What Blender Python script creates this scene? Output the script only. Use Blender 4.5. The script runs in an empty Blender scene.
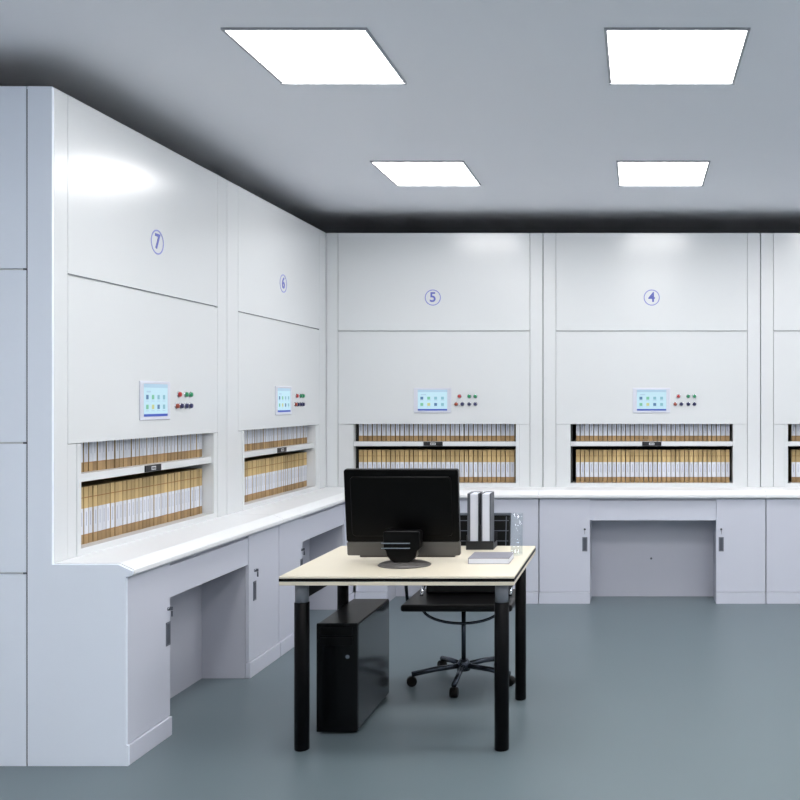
import bpy, bmesh, math, random
from mathutils import Matrix, Vector
PI = math.pi
random.seed(11)
S = bpy.context.scene
C = S.collection

# ------------------------------------------------------------------ materials
def srgb(r, g, b):
    f = lambda c: (c/255/12.92) if c/255 <= .04045 else ((c/255+.055)/1.055)**2.4
    return (f(r), f(g), f(b), 1)

def mat(name, col, rough=.5, metal=0, coat=0, noise=0.03, scale=3, spec=.5, bump=0, rand=0, trans=0, ior=1.45):
    m = bpy.data.materials.new(name); m.use_nodes = True
    nt = m.node_tree; p = nt.nodes['Principled BSDF']
    c = srgb(*col)
    p.inputs['Base Color'].default_value = c
    p.inputs['Roughness'].default_value = rough
    p.inputs['Metallic'].default_value = metal
    p.inputs['Coat Weight'].default_value = coat
    p.inputs['Coat Roughness'].default_value = .25
    p.inputs['Specular IOR Level'].default_value = spec
    p.inputs['Transmission Weight'].default_value = trans
    p.inputs['IOR'].default_value = ior
    tc = nt.nodes.new('ShaderNodeTexCoord')
    n = nt.nodes.new('ShaderNodeTexNoise'); n.inputs['Scale'].default_value = scale
    n.inputs['Detail'].default_value = 4
    nt.links.new(tc.outputs['Object'], n.inputs['Vector'])
    hsv = nt.nodes.new('ShaderNodeHueSaturation'); hsv.inputs['Color'].default_value = c
    mr = nt.nodes.new('ShaderNodeMapRange')
    mr.inputs['To Min'].default_value = 1-noise; mr.inputs['To Max'].default_value = 1+noise
    nt.links.new(n.outputs['Fac'], mr.inputs['Value'])
    out = mr.outputs['Result']
    if rand:
        oi = nt.nodes.new('ShaderNodeObjectInfo')
        m2 = nt.nodes.new('ShaderNodeMapRange')
        m2.inputs['To Min'].default_value = 1-rand; m2.inputs['To Max'].default_value = 1+rand*.5
        nt.links.new(oi.outputs['Random'], m2.inputs['Value'])
        mu = nt.nodes.new('ShaderNodeMath'); mu.operation = 'MULTIPLY'
        nt.links.new(out, mu.inputs[0]); nt.links.new(m2.outputs['Result'], mu.inputs[1])
        out = mu.outputs[0]
    nt.links.new(out, hsv.inputs['Value'])
    nt.links.new(hsv.outputs['Color'], p.inputs['Base Color'])
    if bump:
        b = nt.nodes.new('ShaderNodeBump'); b.inputs['Strength'].default_value = bump
        nt.links.new(n.outputs['Fac'], b.inputs['Height']); nt.links.new(b.outputs['Normal'], p.inputs['Normal'])
    return m

def emit(name, col, strength, base=None):
    m = bpy.data.materials.new(name); m.use_nodes = True
    p = m.node_tree.nodes['Principled BSDF']; c = srgb(*col)
    p.inputs['Base Color'].default_value = srgb(*base) if base else c
    p.inputs['Emission Color'].default_value = c
    p.inputs['Emission Strength'].default_value = strength
    return m

PAINT = mat('white_painted_steel', (211, 214, 216), .22, noise=.008, scale=1.2, spec=.8)
SIDE  = mat('pale_blue_grey_steel', (228, 235, 246), .4, noise=.01, scale=1)
BASE  = mat('light_grey_steel', (199, 202, 214), .38, noise=.012, scale=1.5)  # base cabinets, a darker grey than the upper panels
KNEE  = mat('knee_recess_shade_grey', (182, 184, 195), .5, noise=.015, scale=1.5)  # shade of the knee recess put into a darker grey
TOP   = mat('white_worktop_laminate', (229, 231, 233), .34, noise=.005)
SHADE = mat('dark_painted_shade', (26, 27, 27), .6, noise=.05)  # near-black colour standing in for the shade inside the compartments
PULL  = mat('grey_recessed_pull', (112, 116, 126), .35, metal=.3)
PULLD = mat('dark_pull_cavity', (78, 82, 92), .5)
STEEL = mat('bright_steel', (160, 164, 172), .25, metal=1)
BLUE  = mat('blue_marking_paint', (92, 100, 178), .5)
RING  = mat('blue_ring_paint', (128, 136, 196), .5)
PLATE = mat('dark_label_holder', (26, 28, 32), .4)
PLATEW= mat('pale_label_insert', (205, 208, 212), .5)
FRAME = mat('screen_bezel_plastic', (204, 207, 219), .3)
RED   = mat('red_button', (178, 48, 48), .3)
ORAN  = mat('rust_button', (150, 70, 52), .3)
GREEN = mat('green_button', (44, 136, 92), .3)
NAVY  = mat('navy_button', (40, 42, 84), .3)
CROME = mat('button_bezel', (200, 203, 208), .25, metal=.8)
KRAFT = mat('kraft_paper_board', (188, 162, 114), .75, noise=.12, scale=30, rand=.28)
KRAFTD= mat('kraft_lower_flap', (156, 128, 90), .75, noise=.12, scale=30, rand=.28)
TIE   = mat('brown_tie_line', (150, 108, 66), .8, rand=.2)
LABEL = mat('white_spine_paper', (203, 206, 214), .7, noise=.03, scale=20, rand=.12)
INK   = mat('grey_spine_writing', (150, 153, 172), .7)
CEIL  = mat('ceiling_paint', (242, 243, 249), .85, noise=.01, scale=.6)
WALL  = mat('wall_paint', (244, 245, 247), .8, noise=.01)
FLOOR = mat('teal_grey_floor_epoxy', (98, 111, 117), .38, noise=.035, scale=1.4)
ALU   = mat('light_frame_aluminium', (168, 170, 176), .4, metal=.4)
DIFF  = emit('lit_diffuser', (255, 253, 252), 18.6)
CREAM = mat('cream_desktop_laminate', (217, 209, 190), .4, noise=.012, scale=6)
BLK   = mat('black_edge_band', (5, 5, 5), .5, spec=.2)
LEGB  = mat('black_leg_paint', (6, 6, 8), .32, spec=.12)
LEGS  = mat('grey_leg_tube', (118, 122, 130), .28, metal=.1)
GLOSS = mat('glossy_black_plastic', (7, 7, 7), .3, spec=.14, noise=.05)
GREY  = mat('monitor_grey_plastic', (84, 82, 80), .35)
PCB   = mat('tower_black_metal', (5, 6, 7), .3, spec=.2)
PCS   = mat('tower_side_gloss', (30, 33, 37), .16, coat=.5)
PCF   = mat('tower_drive_cover', (6, 7, 9), .25, spec=.2)
LEATH = mat('black_leather', (8, 8, 9), .36, spec=.3, noise=.1, scale=40, bump=.1)
STITCH= mat('grey_mesh_line', (92, 98, 108), .4)
CHROM = mat('chrome', (215, 218, 222), .12, metal=1)
ARCM  = mat('dark_steel_tube', (62, 68, 78), .25, metal=.8)
BINDC = mat('charcoal_binder_cover', (78, 82, 90), .45, noise=.08, scale=25)
BINDP = mat('pale_page_block', (214, 218, 228), .6, noise=.03, scale=40)
NOTE  = mat('grey_notebook_cover', (126, 126, 136), .5)
def thin_glass():
    m = bpy.data.materials.new('clear_glass'); m.use_nodes = True; nt = m.node_tree; nt.nodes.clear()
    o = nt.nodes.new('ShaderNodeOutputMaterial'); mx = nt.nodes.new('ShaderNodeMixShader')
    tr = nt.nodes.new('ShaderNodeBsdfTransparent'); gl = nt.nodes.new('ShaderNodeBsdfGlossy'); fr = nt.nodes.new('ShaderNodeFresnel')
    tr.inputs['Color'].default_value = (.93, .95, .96, 1); gl.inputs['Roughness'].default_value = .05; fr.inputs['IOR'].default_value = 1.4
    mx.inputs[0].default_value = .045; nt.nodes.remove(fr); nt.links.new(tr.outputs[0], mx.inputs[1]); nt.links.new(gl.outputs[0], mx.inputs[2])
    nt.links.new(mx.outputs[0], o.inputs[0]); return m
GLASS = thin_glass()
KEYB  = mat('keyboard_black', (24, 24, 27), .4)
KEYW  = mat('keyboard_case', (58, 54, 52), .35)
SCR   = emit('display_cyan', (192, 226, 240), 1.0, (30, 34, 40))
SCRH  = emit('display_header', (176, 208, 230), .95, (30, 34, 40))
SCRB  = emit('display_blue_bar', (46, 82, 200), .8, (30, 34, 40))
ICG   = emit('icon_green', (120, 196, 160), .9, (30, 34, 40))
ICY   = emit('icon_yellow', (200, 206, 140), .95, (30, 34, 40))
ICB   = emit('icon_blue', (84, 136, 186), .7, (30, 34, 40))
ICW   = emit('icon_white', (140, 196, 214), .85, (30, 34, 40))

# ------------------------------------------------------------------ mesh helpers
class MB:
    """collects shapes and links them as one mesh object"""
    def __init__(s): s.bm = bmesh.new(); s.mats = []
    def mi(s, m):
        if m is None: return 0
        if m not in s.mats: s.mats.append(m)
        return s.mats.index(m)
    def poly(s, vs, faces, m=None, smooth=False):
        i = s.mi(m); V = [s.bm.verts.new(v) for v in vs]
        for f in faces:
            F = s.bm.faces.new([V[k] for k in f]); F.material_index = i; F.smooth = smooth
        return s
    def box(s, x0, x1, y0, y1, z0, z1, m=None):
        vs = [(x, y, z) for z in (z0, z1) for y in (y0, y1) for x in (x0, x1)]
        return s.poly(vs, [(0, 2, 3, 1), (4, 5, 7, 6), (0, 1, 5, 4), (2, 6, 7, 3), (0, 4, 6, 2), (1, 3, 7, 5)], m)
    def prism(s, pts, axis, a, b, m=None, smooth=False):
        """pts: 2D outline; axis 'x': (y,z), 'y': (x,z), 'z': (x,y)"""
        def P(u, v, w):
            return {'x': (w, u, v), 'y': (u, w, v), 'z': (u, v, w)}[axis]
        n = len(pts)
        vs = [P(u, v, a) for u, v in pts] + [P(u, v, b) for u, v in pts]
        fs = [tuple(range(n))[::-1], tuple(range(n, 2*n))]
        s.poly(vs, fs + [(k, (k+1) % n, n+(k+1) % n, n+k) for k in range(n)], m, smooth)
        return s
    def lathe(s, prof, cx, cy, m=None, n=24, sx=1, sy=1, smooth=True):
        rings = [[(cx+r*sx*math.cos(2*PI*k/n), cy+r*sy*math.sin(2*PI*k/n), z) for k in range(n)] for r, z in prof]
        vs = [v for R in rings for v in R]; fs = []
        for j in range(len(prof)-1):
            for k in range(n):
                fs.append((j*n+k, j*n+(k+1) % n, (j+1)*n+(k+1) % n, (j+1)*n+k))
        s.poly(vs, fs, m, smooth)
        i = s.mi(m)
        s.bm.verts.ensure_lookup_table()
        base = len(s.bm.verts)-len(vs)
        for j in (0, len(prof)-1):
            if prof[j][0] > 1e-6:
                F = s.bm.faces.new([s.bm.verts[base+j*n+k] for k in (range(n) if j else reversed(range(n)))])
                F.material_index = i
        return s
    def tube(s, path, r, m=None, n=10):
        path = [Vector(p) for p in path]; rings = []
        for i, p in enumerate(path):
            t = (path[min(i+1, len(path)-1)]-path[max(i-1, 0)]).normalized()
            up = Vector((0, 0, 1)) if abs(t.z) < .9 else Vector((0, 1, 0))
            a = t.cross(up).normalized(); b = t.cross(a).normalized()
            rings.append([tuple(p+a*r*math.cos(2*PI*k/n)+b*r*math.sin(2*PI*k/n)) for k in range(n)])
        vs = [v for R in rings for v in R]; fs = []
        for j in range(len(path)-1):
            for k in range(n):
                fs.append((j*n+k, j*n+(k+1) % n, (j+1)*n+(k+1) % n, (j+1)*n+k))
        fs.append(tuple(range(n))[::-1]); fs.append(tuple((len(path)-1)*n+k for k in range(n)))
        return s.poly(vs, fs, m, True)
    def build(s, name, m=None, parent=None, bevel=0, seg=2, xf=None):
        if xf is not None: bmesh.ops.transform(s.bm, matrix=xf, verts=s.bm.verts)
        bmesh.ops.recalc_face_normals(s.bm, faces=s.bm.faces)
        me = bpy.data.meshes.new(name); s.bm.to_mesh(me); s.bm.free()
        for k in (s.mats or [m]): me.materials.append(k)
        o = bpy.data.objects.new(name, me); C.objects.link(o)
        if parent: o.parent = parent
        if bevel:
            b = o.modifiers.new('edge', 'BEVEL'); b.width = bevel; b.segments = seg; b.limit_method = 'ANGLE'
            b.angle_limit = .6
        return o

def tag(o, label, cat, group=None, kind=None):
    if label: o['label'] = label
    if cat: o['category'] = cat
    if group: o['group'] = group
    if kind: o['kind'] = kind
    return o
def thing(name, label, cat, loc=(0, 0, 0), rz=0, group=None):
    o = bpy.data.objects.new(name, None); C.objects.link(o); o.empty_display_size = .1
    o.location = loc; o.rotation_euler = (0, 0, rz)
    return tag(o, label, cat, group)
def struct(name, mb, m):
    o = mb.build(name, m); o['kind'] = 'structure'; return o
def copy_thing(o):
    r = o.copy(); C.objects.link(r)
    for ch in o.children:
        c = ch.copy(); C.objects.link(c); c.parent = r
    return r

# ------------------------------------------------------------------ the room
XL, XR, YB, YF, H = -3.5, 4.4, 8.35, -4.2, 2.95
struct('floor', MB().box(XL-.1, XR+.1, YF-.1, YB+.1, -.1, 0), FLOOR)
struct('ceiling', MB().box(XL-.1, XR+.1, YF-.1, YB+.1, H, H+.1), CEIL)
struct('wall_back', MB().box(XL-.1, XR+.1, YB, YB+.1, 0, H), WALL)
struct('wall_left', MB().box(XL-.1, XL, YF, YB, 0, H), WALL)
struct('wall_right', MB().box(XR, XR+.1, YF, YB, 0, H), WALL)
struct('wall_front', MB().box(XL-.1, XR+.1, YF-.1, YF, 0, H), WALL)

# ceiling lights -------------------------------------------------------------
def light_proto():
    t = thing('ceiling_light', None, 'ceiling light', group='square light panels in the ceiling')
    w, d, f = .273, .296, .012
    m = MB()
    m.box(-w-f, w+f, -d-f, -d, -.008, 0); m.box(-w-f, w+f, d, d+f, -.014, 0)
    m.box(-w-f, -w, -d, d, -.008, 0); m.box(w, w+f, -d, d, -.008, 0)
    m.build('light_frame', ALU, t)
    MB().box(-w, w, -d, d, -.006, 0).build('diffuser', DIFF, t)
    return t
L0 = light_proto()
used = False
lab = {(-1.34, 5.93): 'white lit ceiling panel nearer the corner, in front of cabinet 5',
       (.153, 5.93): 'white lit ceiling panel above and in front of cabinet 4, the farther one',
       (-1.34, 3.92): 'lit ceiling panel on the left side of the ceiling, the nearer of that column',
       (.153, 3.92): 'large lit ceiling panel at the top right, nearest the viewer'}
for (x, y) in [(a, b) for b in (5.93, 3.92, 1.95, -.05, -2.05) for a in (-1.34, .153, 1.65, 3.15)]:
    o = L0 if not used else copy_thing(L0); used = True
    o.location = (x, y, H)
    key = [k for k in lab if abs(k[0]-x) < .01 and abs(k[1]-y) < .02]
    o['label'] = lab[key[0]] if key else 'square ceiling light panel of the same kind, outside the picture'

# ------------------------------------------------------------------ archive cabinets
def digit_mesh(ch):
    cu = bpy.data.curves.new('digit', 'FONT'); cu.body = ch; cu.size = .104; cu.extrude = .0008
    cu.align_x = 'CENTER'; cu.align_y = 'CENTER'; cu.offset = .0022
    o = bpy.data.objects.new('digit', cu); C.objects.link(o)
    dg = bpy.context.evaluated_depsgraph_get()
    me = bpy.data.meshes.new_from_object(o.evaluated_get(dg))
    bpy.data.objects.remove(o)
    return me

Z_WT, Z_OT, Z_SEAM, Z_TOP = .83, 1.315, 2.03, 2.785
OW = 1.25
def cabinet(num, label, loc, rz, W, knee, b0, b1, m0, m1, mitre0=0, mitre1=0, end=False, oshift=0, nshift=0, cshift=0, left=False):
    t = thing('archive_cabinet', label, 'cabinet', loc, rz, 'rotary archive cabinets along the walls')
    g = .003; e = .012 if end else 0
    x0, x1 = (.0003 if mitre0 else g)+e, W-(.0003 if mitre1 else g)
    o0 = (W-OW)/2+oshift; o1 = o0+OW
    D = .9
    # carcass around the file opening
    m = MB()
    m.box(x0, o0, .02, D, Z_WT, Z_TOP-.004); m.box(o1, x1, .02, D, Z_WT, Z_TOP-.004)
    m.box(o0, o1, .02, D, 1.46, Z_TOP-.004); m.box(o0, o1, .47, D, Z_WT+.03, 1.46)
    m.box(x0, x1, .0, D, 0, Z_WT-.054); m.box(x0, x1, .004, D, Z_WT-.054, Z_WT)
    m.box(o0, o1, .004, .47, Z_WT, .86)
    m.build('cabinet_body', PAINT, t)
    MB().box(x0, x1, .021, D-.002, Z_TOP-.0038, Z_TOP-.001).build('gap_darkener_plate', SHADE, t)['label'] = 'added dark plate that darkens the gap above the cabinet'  # unseen plate added to cut light bounce under the ceiling
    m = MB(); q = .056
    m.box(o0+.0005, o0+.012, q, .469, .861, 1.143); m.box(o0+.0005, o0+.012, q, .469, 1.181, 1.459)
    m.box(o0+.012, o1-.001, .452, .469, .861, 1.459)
    m.build('compartment_shade_liner', SHADE, t)  # dark lining that paints in the interior shade
    # front
    for a, b in ((x0, m0-.0015), (W-m1+.0015, x1)):
        MB().box(a, b, 0, .02, Z_WT, Z_TOP).build('pilaster', PAINT, t, .0015)
    MB().box(m0+.0015, W-m1-.0015, 0, .02, Z_SEAM+.004, Z_TOP).build('upper_panel', PAINT, t, .0015)
    MB().box(m0+.0015, W-m1-.0015, 0, .02, Z_OT, Z_SEAM-.004).build('control_panel', PAINT, t, .0015)
    for a, b in ((m0+.0015, o0), (o1, W-m1-.0015)):
        MB().box(a, b, .002, .02, Z_WT, Z_OT-.003).build('jamb_panel', PAINT, t, .001)
    m = MB()
    m.box(o0-.028, o0, -.002, .002, Z_WT, Z_OT-.004); m.box(o1, o1+.028, -.002, .002, Z_WT, Z_OT-.004)
    m.box(o0, o1, -.002, .004, Z_WT, .86)
    m.build('opening_frame', PAINT, t)
    # shelf with underside shade painted dark, and label holder
    s = MB().box(o0+.0005, o1-.0005, .012, .45, 1.145, 1.18, PAINT).box(o0+.001, o1-.001, .02, .45, 1.1435, 1.145, SHADE)
    sh = s.build('shelf', None, t)
    c = W/2+cshift
    h = MB().box(c-.074, c+.074, .006, .012, 1.1465, 1.1785, PLATE)
    h.box(c-.02, c+.02, .005, .006, 1.1535, 1.1715, PLATEW)
    for k in range(3): h.box(c-.014+k*.011, c-.007+k*.011, .0045, .005, 1.157, 1.168, PLATE)
    h.build('label_holder', None, sh)
    # touch screen
    zc = 1.497
    sc = MB().box(c-.146, c+.142, -.006, 0, zc-.096, zc+.096).build('touch_screen', FRAME, t, .003)
    d = MB(); y = -.0066
    def q_(xa, xb, za, zb, mm, yy): d.box(c+xa, c+xb, yy, -.006, zc+za, zc+zb, mm)
    q_(-.114, .112, -.078, .082, SCR, y)
    q_(-.114, .112, .064, .082, SCRH, y-.0003)
    q_(-.114, .112, -.078, -.066, SCRB, y-.0003)
    q_(-.09, -.05, .04, .048, SCRH, y-.0003)
    ic = [ICB, ICG, ICW, ICW, ICG, ICY, ICB, ICW]
    for r in range(2):
        for k in range(4):
            xa = -.094+k*.053; za = .006-r*.048
            q_(xa, xa+.022, za, za+.022, ic[r*4+k], y-.0003)
            q_(xa-.003, xa+.025, za-.010, za-.006, SCRH, y-.0003)
    d.build('display', None, sc)
    for xx, zz, mm in ((.206, 1.529, RED), (.281, 1.529, GREEN), (.328, 1.529, GREEN),
                       (.181, 1.469, ORAN), (.228, 1.469, NAVY), (.281, 1.469, NAVY), (.328, 1.469, NAVY)):
        b = MB().lathe([(.0165, 0), (.0165, .003), (.014, .005)], 0, 0, CROME, 16)
        b.lathe([(.0125, .005), (.0125, .013), (.010, .016), (.0001, .0165)], 0, 0, mm, 16)
        o = b.build('push_button', None, t, xf=Matrix.Rotation(PI/2, 4, 'X'))
        o.location = (c+xx+(.03 if left else 0), 0, zz)
        o['label'] = {'red_button': 'red push button', 'green_button': 'green push button', 'rust_button': 'rust red push button',
                      'navy_button': 'dark blue push button'}[mm.name]
    # number in a ring
    if num:
        ring = MB(); n = 40; R, r = .062, .0545
        vs = []
        for k in range(n):
            a = 2*PI*k/n
            for rr in (R, r):
                for yy in (-.001, 0): vs.append((c+nshift+rr*math.cos(a), yy, 2.288+rr*math.sin(a)))
        fs = []
        for k in range(n):
            a, b = 4*k, 4*((k+1) % n)
            fs += [(a, b, b+2, a+2), (a+1, a+3, b+3, b+1), (a, a+1, b+1, b), (a+2, b+2, b+3, a+3)]
        ro = ring.poly(vs, fs).build('number_ring', RING, t); ro['label'] = 'thin blue circle'
        me = digit_mesh(num); me.materials.clear(); me.materials.append(BLUE)
        o = bpy.data.objects.new('number_mark', me); C.objects.link(o); o.parent = t
        o.location = (c+nshift, -.0009, 2.288); o.rotation_euler = (PI/2, 0, 0); o['label'] = 'blue number '+num
    # worktop with sloped front edge
    prof = [(0, .83), (-.27, .83), (-.325, .806), (-.33, .801), (-.33, .785), (-.322, .777), (0, .777)]
    vs = [((.0147 if end else g*.4 if not mitre0 else 0)-yy*mitre0, yy, z) for yy, z in prof] + [(W-(g*.4 if not mitre1 else 0)+yy*mitre1, yy, z) for yy, z in prof]
    n = len(prof)
    MB().poly(vs, [tuple(range(n)), tuple(range(n, 2*n))[::-1]]+[(k, (k+1) % n, n+(k+1) % n, n+k) for k in range(n)]).build('worktop', TOP, t)
    # base
    k0, k1 = knee; zt = .7755
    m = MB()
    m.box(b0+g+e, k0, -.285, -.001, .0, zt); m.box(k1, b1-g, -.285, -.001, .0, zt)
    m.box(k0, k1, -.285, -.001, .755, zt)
    m.build('base_frame', KNEE, t)  # inner pedestal sides carry the painted recess shade
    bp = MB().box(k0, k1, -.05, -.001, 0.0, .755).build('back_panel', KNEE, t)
    lk = MB().lathe([(.008, 0), (.008, .006)], 0, 0, PULLD, 12).build('lock', None, bp, xf=Matrix.Rotation(PI/2, 4, 'X'))
    lk.location = ((k0+k1)/2-.01, -.05, .29)
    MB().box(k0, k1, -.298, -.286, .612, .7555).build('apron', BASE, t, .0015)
    for side, (a, b) in enumerate(((b0+g+e, k0), (k1, b1-g))):
        if b-a < .06: continue
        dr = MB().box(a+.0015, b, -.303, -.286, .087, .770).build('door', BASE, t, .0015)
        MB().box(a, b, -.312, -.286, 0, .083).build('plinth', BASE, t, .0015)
        if b-a < .2: continue
        hx = (b-.038 if side == 0 else a+.038)+((.018, .036)[side] if left else 0); dz = .02 if left else 0
        h = MB()
        h.box(hx-.0185, hx+.0185, -.306, -.303, .385+dz, .49+dz, PULL)
        h.box(hx-.011, hx+.011, -.307, -.306, .393+dz, .482+dz, PULLD)
        h.build('recessed_handle', None, dr)
        l = MB().lathe([(.008, 0), (.008, .006), (.006, .008)], 0, 0, STEEL, 14)
        l.box(-.001, .001, -.006, .010, .008, .022, PULLD)
        l.box(-.001, .001, -.034, -.008, .014, .022, PULLD)
        lo = l.build('lock', None, dr, xf=Matrix.Rotation(PI/2, 4, 'X'))
        lo.location = (hx, -.303, .548+dz)
    if end:
        MB().prism([(-.312, 0), (-.312, .083), (-.303, .087), (-.303, .775), (-.321, .778), (-.328, .786), (-.328, .800), (-.269, .8265), (-.0001, .8265), (-.0001, Z_TOP), (.1, Z_TOP), (.1, 0)], 'x', 0, .0145).build('end_panel', SIDE, t, .001)
        MB().box(.003, .0145, .1005, .12, 0, Z_TOP-.01).build('seam_strip', PULLD, t)
        for za, zb in ((0, .786), (.794, 1.320), (1.328, 2.032), (2.040, Z_TOP)):
            MB().box(0, .0145, .106, D, za, zb).build('side_panel', SIDE, t, .001)
    return t, o0, o1

R90 = PI/2
c7 = cabinet('7', 'tall white archive cabinet marked 7, nearest on the left wall', (-2.40, 3.80, 0), R90, 1.62, (.36, 1.20), 0, 1.62, .107, .12, end=True, oshift=.012, nshift=.024, left=True)
c6 = cabinet('6', 'tall white archive cabinet marked 6, on the left wall by the corner', (-2.40, 5.42, 0), R90, 1.72, (.38, 1.22), 0, 1.418, .15, .15, mitre1=1, left=True)
c5 = cabinet('5', 'tall white archive cabinet marked 5, behind the black monitor', (-2.3985, 7.14, 0), 0, 1.6675, (.55, 1.29), .315, 1.6675, .09, .10, mitre0=1, cshift=-.014)
c4 = cabinet('4', 'tall white archive cabinet marked 4, in full view on the back wall', (-.731, 7.14, 0), 0, 1.673, (.377, 1.306), 0, 1.673, .10, .10)
c3 = cabinet('', 'white archive cabinet at the right edge of the photo, beside cabinet 4', (.942, 7.14, 0), 0, 1.673, (.377, 1.306), 0, 1.673, .10, .10)

# ------------------------------------------------------------------ file boxes
def file_proto(w):
    hh, dd = .253, .28
    b = MB().box(-w/2, w/2, 0, dd, .041, hh, KRAFT).box(-w/2, w/2, 0, dd, 0, .041, KRAFTD)
    b.box(-w/2, w/2, -.0004, 0, .204, .208, TIE); b.box(-w/2, w/2, -.0004, 0, .040, .043, TIE)
    o = b.build('file_box', None)
    l = MB().box(-w/2, w/2, -.0008, 0, .043, .158, LABEL)
    l.box(-.002, .002, -.0011, -.0008, .080, .142, INK)
    l.build('spine_label', None, o)
    return o
protos = [file_proto(w) for w in (.0300, .0312, .0280)]
first = [True]*3
for (t, o0, o1), num, cnt in ((c7, '7', 34), (c6, '6', 34), (c5, '5', 34), (c4, '4', 34), (c3, '', 14)):
    rz = t.rotation_euler.z; f0 = .050 if rz else .022 if num == '5' else .036; pitch = (OW-f0-(.006 if rz else .018))/34
    where = {'7': 'left wall cabinet nearest the viewer', '6': 'left wall cabinet by the corner', '5': 'cabinet behind the monitor',
             '4': 'middle cabinet of the back wall', '': 'cabinet cut by right edge'}[num]
    for row, z in (('lower', .8602), ('upper', 1.1802)):
        for k in range(cnt):
            p = random.choice((0, 0, 1, 2))
            if first[p]: o = protos[p]; first[p] = False
            else: o = copy_thing(protos[p])
            lx = o0+f0+(k+.5)*pitch; ly = .058+random.uniform(0, .004)
            v = Matrix.Rotation(rz, 4, 'Z') @ Vector((lx, ly, z))
            o.location = t.location+v; o.rotation_euler = (0, 0, rz)
            tag(o, 'kraft file box with white spine in %s row, %s' % (row, where), 'file box',
                'file boxes in the %s row of the %s' % (row, where))

# ------------------------------------------------------------------ desk
DX0, DX1, DY0, DY1 = -1.513, -.522, 3.91, 4.73
t = thing('office_desk', 'cream topped office desk with a black edge stripe and round black legs', 'desk', ((DX0+DX1)/2, (DY0+DY1)/2, 0))
lx, ly = (DX1-DX0)/2, (DY1-DY0)/2
dt = MB().box(-lx, lx, -ly, ly, .747, .757).build('desktop', CREAM, t, .002)
MB().box(-lx-.0005, lx+.0005, -ly-.0005, ly+.0005, .7345, .7468).build('edge_stripe', BLK, dt)['label'] = 'black stripe around the desk edge'
MB().box(-lx, lx, -ly, ly, .718, .7342).build('lower_board', CREAM, dt, .002)
cx, cy = t.location.x, t.location.y
for (x, y, r, zc) in ((-1.443, 3.985, .0315, .634), (-.585, 3.985, .0315, .634), (-1.480, 4.655, .0275, .66), (-.589, 4.655, .0275, .66)):
    lg = MB().lathe([(r*.9, 0), (r, .004), (r, zc-.003), (r-.003, zc)], 0, 0, None, 28).build('leg', LEGB, t)
    lg.location = (x-cx, y-cy, 0)
    if zc < .65:
        MB().lathe([(r-.003, zc), (r-.003, .718)], 0, 0, None, 28).build('upper_tube', LEGS, lg)['label'] = 'grey metal upper tube'
    else:
        MB().lathe([(r-.002, zc), (r-.002, .718)], 0, 0, None, 28).build('upper_tube', LEGB, lg)
for x in (-1.443, -.587):
    MB().box(x-cx-.012, x-cx+.012, 4.02-cy, 4.62-cy, .645, .717).build('side_rail', BLK, t)
MB().box(-1.42-cx, -.61-cx, 4.63-cy, 4.65-cy, .66, .717).build('back_rail', BLK, t)

# monitor ----------------------------------------------------------------
t = thing('computer_monitor', 'wide black computer monitor seen from behind, on the desk', 'monitor', (-1.08, 4.17, .757))
tilt = Matrix.Translation((0, .105, .025)) @ Matrix.Rotation(math.atan2(.055, .40), 4, 'X')
W2, HH = .2605, .405
def rrect(w, z0, z1, r, n=5):
    pts = []
    for (sx, zz, a0) in ((1, z1-r, 0), (-1, z1-r, 90), (-1, z0+r, 180), (1, z0+r, 270)):
        for k in range(n+1):
            a = math.radians(a0+90*k/n); pts.append((sx*(w-r)+r*math.cos(a), zz+r*math.sin(a)))
    return pts
hs = MB().prism(rrect(W2, .066, HH, .010), 'y', 0, .030).build('housing', GLOSS, t, .004, xf=tilt)
MB().prism(rrect(W2-.03, .095, HH-.03, .02), 'y', -.012, 0).build('back_cover', GLOSS, hs, .008, 3, xf=tilt)
MB().box(-W2+.012, W2-.012, .030, .0312, .08, HH-.014).build('screen', BLK, hs, xf=tilt)
MB().prism(rrect(W2, 0, .0655, .008), 'y', .002, .028).build('lower_bezel', GREY, t, .004, xf=tilt)['label'] = 'dark grey lower bezel'
nk = [(.082, .155), (.070, .160), (-.070, .160), (-.082, .155), (-.080, .08)]
for k in range(9):
    a = PI+PI*k/8; nk.append((.070*math.cos(a), .072+.060*math.sin(a)))
nk.append((.080, .08))
nkx = Matrix.Translation((.028, 0, 0))
n_ = MB().prism(nk, 'y', -.045, .020).box(-.05, .05, .02, .10, .07, .14).build('stand_neck', GLOSS, t, .005, 3, xf=nkx)
MB().box(-.060, .068, -.050, -.0455, .104, .109).box(-.060, .068, -.050, -.0455, .082, .087).build('chrome_trim', CHROM, n_)['label'] = 'two thin chrome bars'
MB().lathe([(.116, 0), (.119, .004), (.112, .009), (.095, .015), (.070, .020), (.03, .022)], .031, 0, None, 40, 1, .78).build('stand_base', GREY, t)['label'] = 'grey oval foot'

# keyboard -------------------------------------------------------------------
t = thing('keyboard', 'black keyboard lying behind the monitor', 'keyboard', (-1.09, 4.455, .757))
MB().prism([(-.07, 0), (.07, 0), (.07, .022), (-.07, .012)], 'x', -.225, .225).build('keyboard_body', KEYW, t, .003)
m = MB()
for r in range(5):
    for k in range(15):
        x = -.213+k*.0286; y = -.06+r*.025; z = .0125+(r+.5)*.0018
        m.box(x, x+.0255, y, y+.022, z, z+.007)
m.build('keys', KEYB, t)['kind'] = 'stuff'

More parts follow.
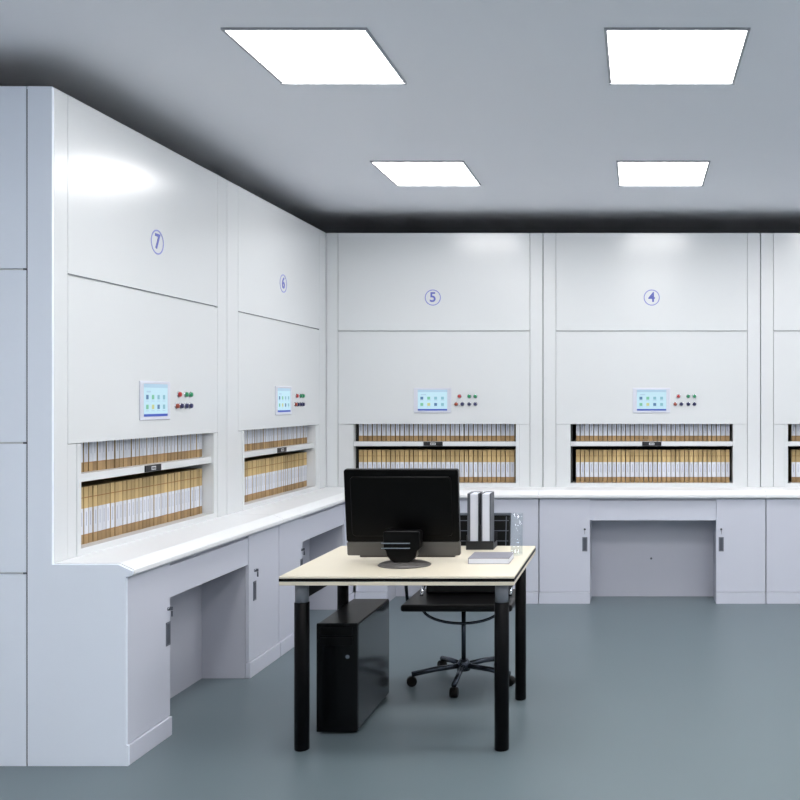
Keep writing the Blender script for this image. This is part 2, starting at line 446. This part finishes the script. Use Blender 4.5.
# binders in a desk holder -------------------------------------------------------
t = thing('binder_holder', 'low dark holder for the two binders at the desk corner', 'desk organizer', (-.781, 4.665, .757))
m = MB().box(-.072, .064, -.06, .063, 0, .006)
m.box(-.072, .064, -.064, -.06, 0, .043); m.box(-.072, -.069, -.06, .063, .006, .07); m.box(.061, .064, -.06, .063, .006, .03)
m.box(-.072, .064, .060, .063, .006, .07)
m.build('tray', PLATE, t, .001)
MB().box(-.0065, -.0005, -.058, .058, .0062, .12).build('divider', PLATE, t, .001)
def binder(x, w, l, lab):
    b = thing('binder', lab, 'binder', (x, 4.665, .7634), 0, 'binders at the back corner of the desk')
    c = MB().box(0, l, -.056, .058, 0, .272)
    c.box(w-.005, w, -.056, .058, 0, .272); c.box(l, w-.005, .053, .058, 0, .272)
    c.build('cover', BINDC, b, .0015)
    MB().box(l+.0002, w-.0052, -.053, .0528, .003, .268).build('page_block', BINDP, b, .001)['label'] = 'pale page edges'
    return b
binder(-.848, .058, .014, 'charcoal binder with pale pages, nearer to the monitor')
binder(-.780, .048, .006, 'charcoal binder with pale pages, farther from the monitor')

# notebook -------------------------------------------------------------------
t = thing('notebook', 'thick notebook with grey cover lying flat at the right of the desk', 'notebook', (-.677, 4.288, .757))
MB().box(-.093, .093, -.084, .084, .024, .027).box(-.093, .093, -.084, .084, 0, .002).box(-.093, -.09, -.084, .084, .002, .024).build('cover', NOTE, t, .0005)
MB().box(-.0898, .091, -.083, .082, .0021, .0239).build('page_block', BINDP, t)['label'] = 'pale page edges'

# glass ----------------------------------------------------------------------
m = MB().lathe([(.001, .0), (.029, .0), (.031, .2), (.0285, .2), (.0268, .008), (.001, .008)], 0, 0, None, 32)
o = m.build('glass_vase', GLASS); o.location = (-.582, 4.452, .7572)
tag(o, 'tall clear empty glass standing at the back right corner of the desk', 'glass')

# computer tower --------------------------------------------------------------
t = thing('computer_tower', 'black computer tower standing on the floor under the desk', 'computer tower', (-1.3515, 4.43, 0))
MB().box(-.0905, .0905, -.255, .27, .012, .494).build('tower_case', PCB, t, .004)
MB().box(.0908, .0925, -.25, .265, .02, .488).build('side_panel', PCS, t, .001)['label'] = 'glossy dark grey side panel'
f = MB().box(-.0915, .0915, -.270, -.2555, .010, .498).build('front_panel', PCF, t, .005)
for z in (.40, .445):
    MB().box(-.072, .072, -.2725, -.270, z, z+.036).build('drive_cover', PCB, f, .001)
MB().lathe([(.009, 0), (.009, .003)], 0, 0, None, 16).build('power_button', STEEL, f, xf=Matrix.Translation((.05, -.270, .35)) @ Matrix.Rotation(PI/2, 4, 'X'))
for x in (-.07, .07):
    for y in (-.22, .23):
        MB().lathe([(.014, 0), (.016, .012)], x, y, None, 14).build('rubber_foot', BLK, t)

# office chair --------------------------------------------------------------------
t = thing('office_chair', 'black office chair with chrome brackets pushed in behind the desk', 'chair', (-.93, 4.95, 0))
st = MB().box(-.289, .285, -.20, .22, .413, .45).build('seat', LEATH, t, .014, 3)
m = MB().tube([(-.24, .10, .4505), (.24, .10, .4505)], .004)
m.build('seat_piping', STITCH, st)
bx = Matrix.Translation((.008, .065, .458)) @ Matrix.Rotation(math.radians(-8), 4, 'X')
bk = MB().box(-.225, .225, 0, .035, -.005, .425).build('backrest', LEATH, t, .012, 3, xf=bx)
m = MB()
for k in range(7): m.box(-.212+k*.0687, -.2075+k*.0687, -.0035, .001, .14, .41)
for k in range(7): m.box(-.215, .215, -.004, .001, .055+k*.055, .0595+k*.055)
m.build('quilting_line', STITCH, bk, xf=bx)['label'] = 'thin grey grid lines'
m = MB().box(-.226, .226, -.006, .04, .415, .43)
m.build('top_rail', STITCH, bk, .004, xf=bx)
for s in (-1, 1):
    MB().tube([(s*.238+.008, .02, .452), (s*.238+.008, .045, .48), (s*.236+.008, .10, .505), (s*.228+.008, .13, .52)], .009).build('back_bracket', CHROM, t)['label'] = 'chrome bracket'
    a = MB().tube([(s*.27, .02, .41), (s*.305, .02, .42), (s*.312, .02, .50), (s*.312, .02, .615)], .009).build('armrest', ARCM, t)
    MB().box(s*.312-.022, s*.312+.022, -.11, .15, .615, .64).build('arm_pad', LEATH, a, .008)
pts = []
for k in range(17):
    a = PI+PI*k/16; pts.append((.205*math.cos(a), -.06, .405+.082*math.sin(a)))
MB().tube(pts, .0075).build('seat_yoke', ARCM, t)
MB().lathe([(.04, .405), (.04, .412)], 0, .0, None, 20).lathe([(.012, .09), (.012, .405)], 0, 0, None, 16).build('gas_post', ARCM, t)
MB().lathe([(.035, .06), (.035, .10), (.02, .12)], 0, 0, None, 20).build('base_hub', ARCM, t)
for k in range(5):
    a = 2*PI*k/5+.95; dx, dy = math.cos(a), math.sin(a)
    l = MB().tube([(dx*.03, dy*.03, .085), (dx*.15, dy*.15, .078), (dx*.27, dy*.27, .062)], .014).build('base_arm', ARCM, t)
    w = Matrix.Translation((dx*.27, dy*.27, .026)) @ Matrix.Rotation(a, 4, 'Z') @ Matrix.Rotation(PI/2, 4, 'X')
    MB().lathe([(.022, -.02), (.026, -.015), (.026, .015), (.022, .02)], 0, 0, None, 20).build('caster', BLK, l, xf=w)

# ------------------------------------------------------------------ world, camera, view
w = bpy.data.worlds.new('room_world'); S.world = w; w.use_nodes = True
w.node_tree.nodes['Background'].inputs['Color'].default_value = (.5, .5, .5, 1)
w.node_tree.nodes['Background'].inputs['Strength'].default_value = .2
cam = bpy.data.cameras.new('camera'); co = bpy.data.objects.new('camera', cam); C.objects.link(co)
co.location = (0, 0, 1.5); co.rotation_euler = (PI/2, 0, 0)
cam.sensor_width = 36; cam.lens = 36*928/800; cam.shift_x = -(638-400)/800; cam.shift_y = 0
S.camera = co
S.view_settings.view_transform = 'Standard'; S.view_settings.look = 'None'
S.view_settings.exposure = 0; S.view_settings.gamma = 1; S.view_settings.use_curve_mapping = False
S.cycles.max_bounces = 10; S.cycles.diffuse_bounces = 6
S.cycles.use_denoising = True
S.cycles.sample_clamp_indirect = 6
